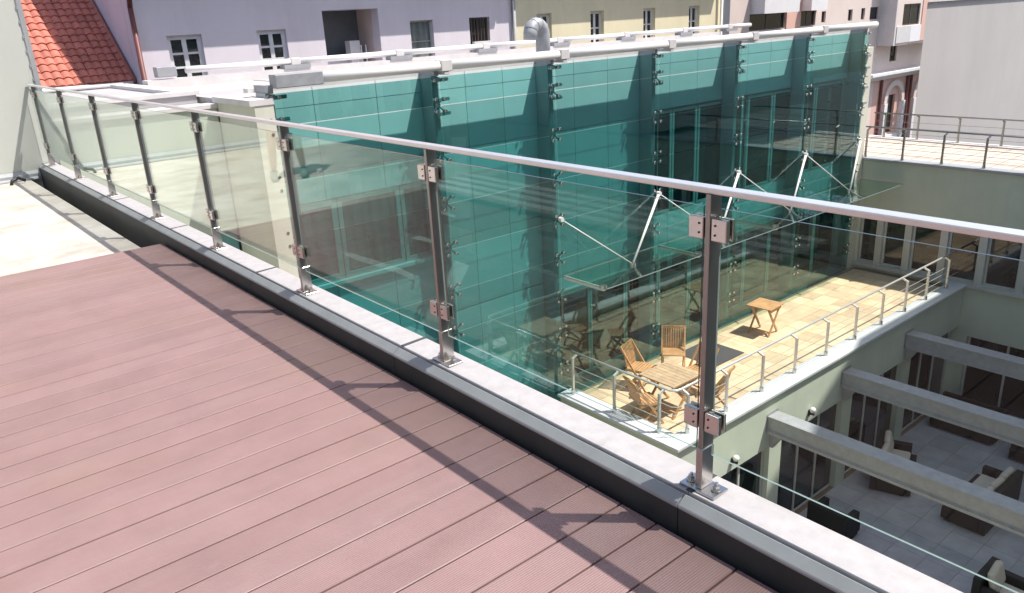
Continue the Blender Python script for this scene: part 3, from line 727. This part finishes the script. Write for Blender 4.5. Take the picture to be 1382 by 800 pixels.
part('north_parapet', B(RX+0.4, 24.94, 12.2, 12.45, -3.2, -2.62), 'palepink', rb)
ut = part('upper_terrace', B(RX+0.365, 24.94, 4.12, 12.19, -2.72, -2.62), 'upper_tile', kind='structure')
jl = MB()
for k in range(1, 8): jl.box(RX+0.37+k*0.5, RX+0.385+k*0.5, 4.12, 12.19, -2.62, -2.616)
for k in range(1, 16): jl.box(RX+0.37, 24.94, 4.12+k*0.5, 4.135+k*0.5, -2.62, -2.6165)
part('paving_joints', jl, 'grout', ut, kind='stuff')
def simple_railing(name, label, x, ys, zb, h, arm, y0, y1, ncab=4):
    t = thing(name, label, 'railing', (x, (y0+y1)/2, zb))
    me = bent_post(arm, 0, h).mesh('post', 'steel_d')
    for y in ys:
        p = place(me, 'post', t, (x, y, zb)); place(footm, 'post_foot', p, (x, y, zb))
    hx = x+arm*0.13
    part('handrail', MB().tube([(hx,y0,zb+h+0.015),(hx,y1,zb+h+0.015)], 0.022, 8), 'steel_d', t, smooth=True)
    for k in range(ncab):
        z = zb+0.14+k*(h-0.2)/ncab
        part('cable', MB().tube([(x,y0,z),(x,y1,z)], 0.006, 6), 'steel_d', t)
simple_railing('roof_railing', 'near steel railing on the grey green building above its windows', RX+0.10, [10.45,9.45,8.45,7.45,6.45,5.45], -2.49, 0.78, 1, 4.15, 10.6)
simple_railing('roof_railing', 'far thin steel railing along the back edge of the upper terrace', 25.1, [11.9,10.87,9.68,8.5,7.3,6.1,4.9], -2.58, 0.74, -1, 4.15, 12.2, 3)

# ================================================================== BACKGROUND BUILDINGS
gw = thing('grey_building', 'tall blank grey building behind the upper terrace', 'building', (36, 14, -12))
PG = [(29.6,13.0),(46,13.0),(46,19.6)]
part('wall_face', MB().extr(PG, 'z', -12, 1.36), 'greywall', gw)
part('roof_cap', MB().extr([(29.55,12.92),(46,12.92),(46,19.6)], 'z', 1.362, 1.44), 'capw', gw)
part('upper_wall', MB().extr([(31.4,13.05),(46,13.05),(46,18.9)], 'z', 1.442, 9), 'greywall', gw)

# red roofed house
rh = thing('red_roof_house', 'house corner with a steep red tiled roof beside the sage wall', 'house', (4, 23, -12))
part('wall_face', B(0.5, 5.86, 22.4, 30, -12, 0.55), 'cream', rh)
ang = R(38); ca, sa = math.cos(ang), math.sin(ang); E0 = Vector((0, 22.0, 0.56))
def rp(x, u, n): return (x, E0.y + u*ca - n*sa, E0.z + u*sa + n*ca)
deckm = MB(); deckm.add([rp(0.5,0,-0.05), rp(5.88,0,-0.05), rp(5.88,7,-0.05), rp(0.5,7,-0.05)], [(0,1,2,3)])
deckm.add([rp(0.5,0,-0.2), rp(5.88,0,-0.2), rp(5.88,7,-0.2), rp(0.5,7,-0.2)], [(3,2,1,0)])
part('roof_deck', deckm, 'brown', rh)
tl = MB(); n = 6; tw_ = 0.196; tlen = 0.30
vs = []
for u, lift in ((0,0.035),(tlen,0.0)):
    for k in range(n+1):
        a = math.pi*k/n; xx = tw_*k/n; hh = 0.045*math.sin(a*1.0)+lift
        q = Vector((xx, u*ca - hh*sa, u*sa + hh*ca)); vs.append(q)
fs = [(k,k+1,n+2+k,n+1+k) for k in range(n)]
base = len(vs)
for k in range(n+1):
    xx = tw_*k/n; hh = -0.03; vs.append(Vector((xx, -hh*sa, hh*ca)))
fs += [(base+k,base+k+1,k+1,k) for k in range(n)]
tl.add(vs, fs); tile_me = tl.mesh('roof_tile', 'rtile')
for r in range(17):
    for c in range(17):
        x = 2.46+c*0.20
        place(tile_me, 'roof_tile', rh, rp(x+random.uniform(-.006,.006), r*0.265+random.uniform(-.008,.008), random.uniform(0,0.008)))
rv = MB(); rv.tube([rp(5.80, u, 0.03) for u in (0, 2, 4, 6)], 0.06, 8)
part('verge_tiles', rv, 'rtile', rh, smooth=True)
part('gutter', MB().cyl((0.5,21.9,0.50),(5.75,21.9,0.50),0.075,n=10), 'capw', rh, smooth=True)

# lilac house
S = 1.08
def zz(z): return 1.6+(z-1.6)*S
lh = thing('lilac_house', 'lilac rendered house with white casement windows and an open loggia', 'house', (18, 36, -12))
LY = 21.6
wl = [(6.18*S,7.0*S,zz(0.45),zz(1.6)),(8.38*S,9.16*S,zz(0.5),zz(1.61)),(10.23*S,11.92*S,zz(0.42),zz(2.02)),(12.93*S,13.72*S,zz(0.5),zz(1.65)),(15.04*S,15.81*S,zz(0.7),zz(1.65))]
part('wall_face', MB().wall('x', 5.45*S, 16.70*S, -12, 5, LY, LY+0.4, wl), 'lilac', lh)
for a in wl[:2]: window(lh, 'x', *a, LY+0.10, 1, 'framew', 2, 3, 0.11)
window(lh, 'x', *wl[3], LY+0.12, 1, 'frame', 1, 2, 0.05, pm='pale_pane')
wv = window(lh, 'x', *wl[4], LY+0.12, 1, 'darkframe', 2, 1, 0.06)
gb_ = MB()
for k in range(6): gb_.box(wl[4][0]+0.06+k*0.13, wl[4][0]+0.08+k*0.13, LY-0.02, LY+0.0, wl[4][2]+0.3, wl[4][3]-0.03)
part('window_bars', gb_, 'darkframe', lh)
part('flower_box', B(wl[4][0]+0.05, wl[4][1]-0.05, LY-0.16, LY-0.03, wl[4][2]+0.14, wl[4][2]+0.28), 'white', lh)
a0,a1,z0,z1 = wl[2]
part('loggia_back', B(a0-0.3,a1+0.3,LY+1.3,LY+1.5,z0-0.3,z1+0.3), 'loggiashade', lh)
part('loggia_side', B(a1,a1+0.2,LY+0.41,LY+1.29,z0-0.3,z1+0.3), 'palepink', lh)  # paler than the other sides to paint in the light on it
part('loggia_side', B(a0-0.2,a0,LY+0.41,LY+1.29,z0-0.3,z1+0.3), 'loggiashade', lh)
part('loggia_soffit', B(a0,a1,LY+0.41,LY+1.29,z1+0.002,z1+0.2), 'lilac', lh)
part('loggia_floor', B(a0,a1,LY+0.41,LY+1.29,z0-0.25,z0), 'white', lh)
part('loggia_parapet', B(a0,a1-0.7,LY+0.9,LY+1.0,z0,z0+0.42), 'white', lh)
part('loggia_cupboard', B(a1-0.72,a1-0.38,LY+0.6,LY+0.9,z0,z0+0.85), 'framew', lh)
for k in range(3): part('loggia_post', B(a1-0.6+k*0.16,a1-0.57+k*0.16,LY+0.45,LY+0.48,z0,z0+0.72), 'white', lh)
part('eave', B(5.35*S, 16.70*S, LY-0.78, LY+0.4, 3.4, 3.55), 'white', lh)
part('gable_wall', MB().extr([(LY+0.42,-12),(LY+0.42,5.0),(LY+6,10.6),(LY+13,3.5),(LY+13,-12)], 'x', 5.45*S, 5.45*S+0.3), 'lilac', lh)
part('roof', MB().extr([(LY-0.78,3.56),(LY+6,10.7),(LY+6,10.9),(LY-0.78,3.76)], 'x', 5.3*S, 16.7*S), 'rtile', lh)
part('downpipe', MB().cyl((5.49*S,LY-0.10,-11),(5.49*S,LY-0.10,2.30),0.06,n=8).cyl((5.49*S,LY-0.10,2.30),(5.46*S,LY-0.65,3.3),0.06,n=8), 'brown', lh, smooth=True)

# yellow house
yh = thing('yellow_house', 'pale yellow house with narrow white framed windows', 'house', (37, 36, -12))
yw = [(x*S-0.28, x*S+0.42, zz(0.55), zz(1.66)) for x in (18.05,20.5,23.2,25.8)]
part('wall_face', MB().wall('x', 16.78*S, 27.6*S, -12, 5, LY+0.05, LY+0.45, yw), 'yellow', yh)
for a in yw: window(yh, 'x', *a, LY+0.20, 1, 'framew', 2, 2, 0.10)
part('eave', B(16.74*S, 27.6*S, LY-0.72, LY+0.45, 3.4, 3.55), 'white', yh)
part('downpipe', MB().cyl((16.74*S,LY-0.09,-11),(16.74*S,LY-0.09,3.39),0.06,n=8), 'flash', yh, smooth=True)
part('downpipe', MB().cyl((27.4*S,LY-0.09,-11),(27.4*S,LY-0.09,3.39),0.06,n=8), 'capw', yh, smooth=True)

# pink apartment building
pb = thing('pink_building', 'pink apartment building with projecting white bays and an arched lower storey', 'building', (50, 30, -12))
PYY = 28.0
ph_ = [(41.2,44.9,0.15,1.05),(46.57,48.3,0.15,1.05),(49.0,49.5,0.28,0.95),(52.3,52.85,0.24,0.95),(54.0,54.5,0.25,0.98),(55.2,56.4,0.2,1.0),(55.3,56.2,-2.9,-1.8)]
part('wall_face', MB().wall('x', 39.3, 56.7, -12, 6, PYY, PYY+0.4, ph_), 'palepink', pb)
for k, a in enumerate(ph_): window(pb, 'x', *a, PYY+0.12, 1, 'darkframe', 2 if k < 2 else 1, 1, 0.06)
part('colour_stripe', B(44.95,46.5,PYY-0.06,PYY-0.001,-2,6), 'pink', pb)
part('balcony', B(41.3,44.9,PYY-0.9,PYY-0.001,1.06,2.6), 'white', pb)
part('balcony', B(46.55,48.4,PYY-0.7,PYY-0.001,1.06,2.2), 'white', pb)
part('bay', MB().wall('x', 56.7, 66, -1.45, 6, PYY-1.2, PYY-0.8, [(57.5,60.0,-0.32,1.08),(62.3,64.2,-0.27,1.0)]), 'palepink', pb)
window(pb, 'x', 57.5,60.0,-0.32,1.08, PYY-1.12, 1, 'darkframe', 2, 1, 0.08)
window(pb, 'x', 62.3,64.2,-0.27,1.0, PYY-1.12, 1, 'darkframe', 2, 1, 0.08)
part('bay_soffit', B(56.7,66,PYY-1.2,PYY+0.3,-1.6,-1.452), 'palepink', pb)
part('bay_side', B(56.5,56.698,PYY-1.2,PYY+0.3,-1.6,6), 'capw', pb)
part('spandrel', B(56.75,58.7,PYY-1.25,PYY-1.202,-1.45,-0.36), 'capw', pb)
part('spandrel', B(58.7,60.3,PYY-1.26,PYY-1.202,-1.45,-0.36), 'white', pb)
part('colour_stripe', B(60.32,62.1,PYY-1.25,PYY-1.202,-1.45,6), 'pink', pb)
part('spandrel', B(62.12,64.4,PYY-1.26,PYY-1.202,-1.45,-0.31), 'white', pb)
part('storey_wall', MB().wall('x', 56.71, 66, -3.5, -1.6, PYY, PYY+0.4, [(58.7,59.7,-2.8,-1.7)]), 'palepink', pb)
window(pb, 'x', 58.7,59.7,-2.8,-1.7, PYY+0.1, 1, 'darkframe', 1, 1, 0.07)
part('cornice', MB().extr([(PYY-0.8,-3.42),(PYY-0.8,-3.60),(PYY-0.35,-3.95),(PYY+0.3,-3.95),(PYY+0.3,-3.42)], 'x', 54.9, 66), 'white', pb)
part('arcade_wall', MB().wall('x', 56.71, 66, -12, -3.951, PYY, PYY+0.4, [(59.2,60.2,-8.0,-5.2),(58.7,59.5,-11.5,-8.6),(60.0,60.8,-11.5,-8.6)]), 'pink', pb)
window(pb, 'x', 59.2,60.2,-8.0,-5.2, PYY+0.15, 1, 'darkframe', 1, 2, 0.08)
window(pb, 'x', 58.7,59.5,-11.5,-8.6, PYY+0.15, 1, 'framew', 1, 2, 0.08)
window(pb, 'x', 60.0,60.8,-11.5,-8.6, PYY+0.15, 1, 'framew', 1, 2, 0.08)
part('window_ledge', B(58.8,60.6,PYY-0.3,PYY-0.001,-8.4,-8.1), 'white', pb)
for cx in (59.7, 64.3):
    ar = MB(); n = 14; ro, ri = 1.55, 1.15; zc_ = -5.7
    for k in range(n):
        a0_, a1_ = math.pi*k/n, math.pi*(k+1)/n
        pr_ = [(cx+ro*math.cos(a0_),zc_+ro*math.sin(a0_)),(cx+ro*math.cos(a1_),zc_+ro*math.sin(a1_)),(cx+ri*math.cos(a1_),zc_+ri*math.sin(a1_)),(cx+ri*math.cos(a0_),zc_+ri*math.sin(a0_))]
        ar.extr(pr_, 'y', PYY-0.22, PYY-0.002)
    part('arch_moulding', ar, 'palepink', pb)
    for s in (-1,1):
        part('pilaster', B(cx+s*1.38-0.22, cx+s*1.38+0.22, PYY-0.3, PYY-0.002, -12, -5.75), 'white', pb)
        part('downpipe', MB().cyl((cx+s*2.0,PYY-0.12,-12),(cx+s*2.0,PYY-0.12,-4.0),0.10,n=8), 'brown', pb)
# street tree in the gap
tt = thing('street_tree', 'dark narrow street tree glimpsed between pink building and grey wall', 'tree', (62.6, 25.5, -12))
part('trunk', MB().tube([(62.6,25.5,-12),(62.5,25.4,-8),(62.7,25.5,-4),(62.6,25.6,-1.5)],[0.22,0.18,0.12,0.05],8), 'bark', tt)
lf = MB()
for k in range(900):
    z = random.uniform(-9.5, -1.0); r_ = 1.1*math.sin(math.pi*min(1,(z+9.8)/9))**0.6+0.2
    a = random.uniform(0, 6.28); rr = r_*random.random()**0.5
    c = Vector((62.6+rr*math.cos(a), 25.5+rr*math.sin(a), z)); 
    u = Vector((random.gauss(0,1),random.gauss(0,1),random.gauss(0,1))).normalized()*0.16; v = u.orthogonal().normalized()*0.11
    lf.add([c-u,c+v,c+u,c-v],[(0,1,2,3)])
part('crown', lf, 'leaf', tt)

# ================================================================== OUT OF VIEW: ADDED SKY BLOCK, STRIPE SLATS, MIRRORED PERSON
ph2 = thing('sky_block_storey', 'unseen upper storey added behind the deck to block skylight from the courtyard', 'building', (-6.5, 2, 0))  # added out of view to lower the ambient light below
pw = [(-7+k*2.2, -5.4+k*2.2, 0.1, 2.4) for k in range(8)]
part('wall_face', MB().wall('y', -9, 11.7, -0.4, 6.5, -6.4, -6.01, pw), 'sage', ph2)
for a in pw: window(ph2, 'y', *a, -6.08, -1, 'framew', 1, 1, 0.07)
part('eave', B(-6.5,-5.4,-9,11.7,3.1,3.3), 'white', ph2)
gr = thing('stripe_slats', 'low white slatted platform added to give pale mirrored stripes in the balustrade glass', 'platform', (-0.75, 5, 0))  # invented object, laid out so its slats reflect as pale stripes
for k in range(4): part('slat', B(-1.15+k*0.17, -1.06+k*0.17, 2.6, 6.6, 0.06, 0.09), 'white', gr)
for y in (2.8, 4.6, 6.4): part('crossbar', B(-1.15,-0.55,y-0.03,y+0.03,0.001,0.059), 'steel', gr)

def skin_obj(name, verts, edges, radii, mt, parent=None, sub=2):
    me = D.meshes.new(name); me.from_pydata(verts, edges, [])
    me.materials.append(M[mt])
    o = D.objects.new(name, me); COL.objects.link(o)
    if parent: o.parent = parent
    sk = o.modifiers.new('skin', 'SKIN'); sk.use_smooth_shade = True
    me.skin_vertices.new() if not me.skin_vertices else None
    for i, r_ in enumerate(radii):
        s_ = me.skin_vertices[0].data[i]; s_.radius = r_ if isinstance(r_, tuple) else (r_, r_); s_.use_root = (i == 0)
    ss = o.modifiers.new('sub', 'SUBSURF'); ss.levels = sub; ss.render_levels = sub
    return o
pe = thing('person', 'person in shorts and grey shoes standing on the bare concrete, seen mirrored in the glass', 'person', (-0.12, 8.75, -0.05))
# local frame: x right, y forward is -y
V = [(0,0,0.95),(0,0,1.08),(0,0.01,1.25),(0,0.01,1.40),(0,0,1.50),(0,-0.01,1.56),
     (0.10,0,0.90),(0.13,-0.03,0.50),(0.16,0.03,0.10),
     (-0.10,0,0.90),(-0.14,0.02,0.50),(-0.18,0.10,0.10),
     (0.18,0.01,1.41),(0.24,0.03,1.13),(0.25,-0.06,0.90),(0.25,-0.08,0.83),
     (-0.18,0.01,1.41),(-0.24,0.03,1.13),(-0.25,-0.06,0.90),(-0.25,-0.08,0.83)]
Ed = [(0,1),(1,2),(2,3),(3,4),(4,5),(0,6),(6,7),(7,8),(0,9),(9,10),(10,11),(3,12),(12,13),(13,14),(14,15),(3,16),(16,17),(17,18),(18,19)]
Rd = [(0.16,0.11),(0.14,0.10),(0.15,0.11),(0.14,0.10),0.055,0.05,0.085,0.058,0.038,0.085,0.058,0.038,0.055,0.042,0.030,(0.035,0.02),0.055,0.042,0.030,(0.035,0.02)]
skin_obj('body', V, Ed, Rd, 'skin', pe)
for s in (1,-1):
    for k in range(5):
        bx, by, bz = (s*(0.245+0.0), -0.105+k*0.016, 0.805)
        if k == 0: vv = [(bx,by+0.01,0.84),(bx-s*0.012,by-0.03,0.80),(bx-s*0.014,by-0.035,0.765)]
        else:
            ln = (0.075,0.085,0.078,0.06)[k-1]; vv = [(bx,by+0.005,0.825),(bx-s*0.004,by,bz-ln*0.45),(bx-s*0.018,by,bz-ln)]
        skin_obj('finger', vv, [(0,1),(1,2)], [0.010,0.009,0.008], 'skin', pe, 1)
hd = MB(); hd.sphere((0,-0.03,1.66),0.105,16,12,sq=(0.78,0.95,1.18)); hd.sphere((0,-0.135,1.645),0.02,8,6,sq=(0.7,1,1.2))
for s in (-1,1): hd.sphere((s*0.083,-0.02,1.655),0.028,8,6,sq=(0.4,0.7,1.1))
part('head', hd, 'skin', None, smooth=True).parent = pe
ey = MB()
for s in (-1,1): ey.sphere((s*0.033,-0.122,1.672),0.011,8,6)
ey.box(-0.022,0.022,-0.128,-0.118,1.602,1.608)
part('eyes_and_mouth', ey, 'hair', None).parent = pe
part('hair', MB().sphere((0,-0.012,1.695),0.112,16,10,sq=(0.80,0.95,1.0)), 'hair', None, smooth=True).parent = pe
skin_obj('shirt', [(0,0,0.98),(0,0,1.10),(0,0.01,1.27),(0,0.01,1.42),(0,0,1.475),(0.19,0.01,1.42),(0.235,0.03,1.20),(-0.19,0.01,1.42),(-0.235,0.03,1.20)],
         [(0,1),(1,2),(2,3),(3,4),(3,5),(5,6),(3,7),(7,8)], [(0.185,0.135),(0.165,0.125),(0.175,0.13),(0.16,0.12),0.07,0.08,0.066,0.08,0.066], 'shirt', pe)
skin_obj('shorts', [(0,0,0.99),(0,0,0.90),(0.11,-0.01,0.84),(0.135,-0.03,0.58),(-0.11,0.0,0.84),(-0.145,0.01,0.58)], [(0,1),(1,2),(2,3),(1,4),(4,5)],
         [(0.175,0.13),(0.17,0.135),0.105,0.088,0.105,0.088], 'shorts', pe)
for s, (x, y) in ((1,(0.16,0.0)),(-1,(-0.18,0.06))):
    skin_obj('shoe', [(x,y+0.06,0.045),(x,y-0.02,0.055),(x,y-0.12,0.04),(x,y-0.19,0.03),(x,y+0.04,0.10)], [(0,1),(1,2),(2,3),(0,4)], [(0.042,0.042),(0.045,0.05),(0.048,0.038),(0.038,0.026),0.048], 'shoe', pe)
pe.rotation_euler = (0,0,R(24))
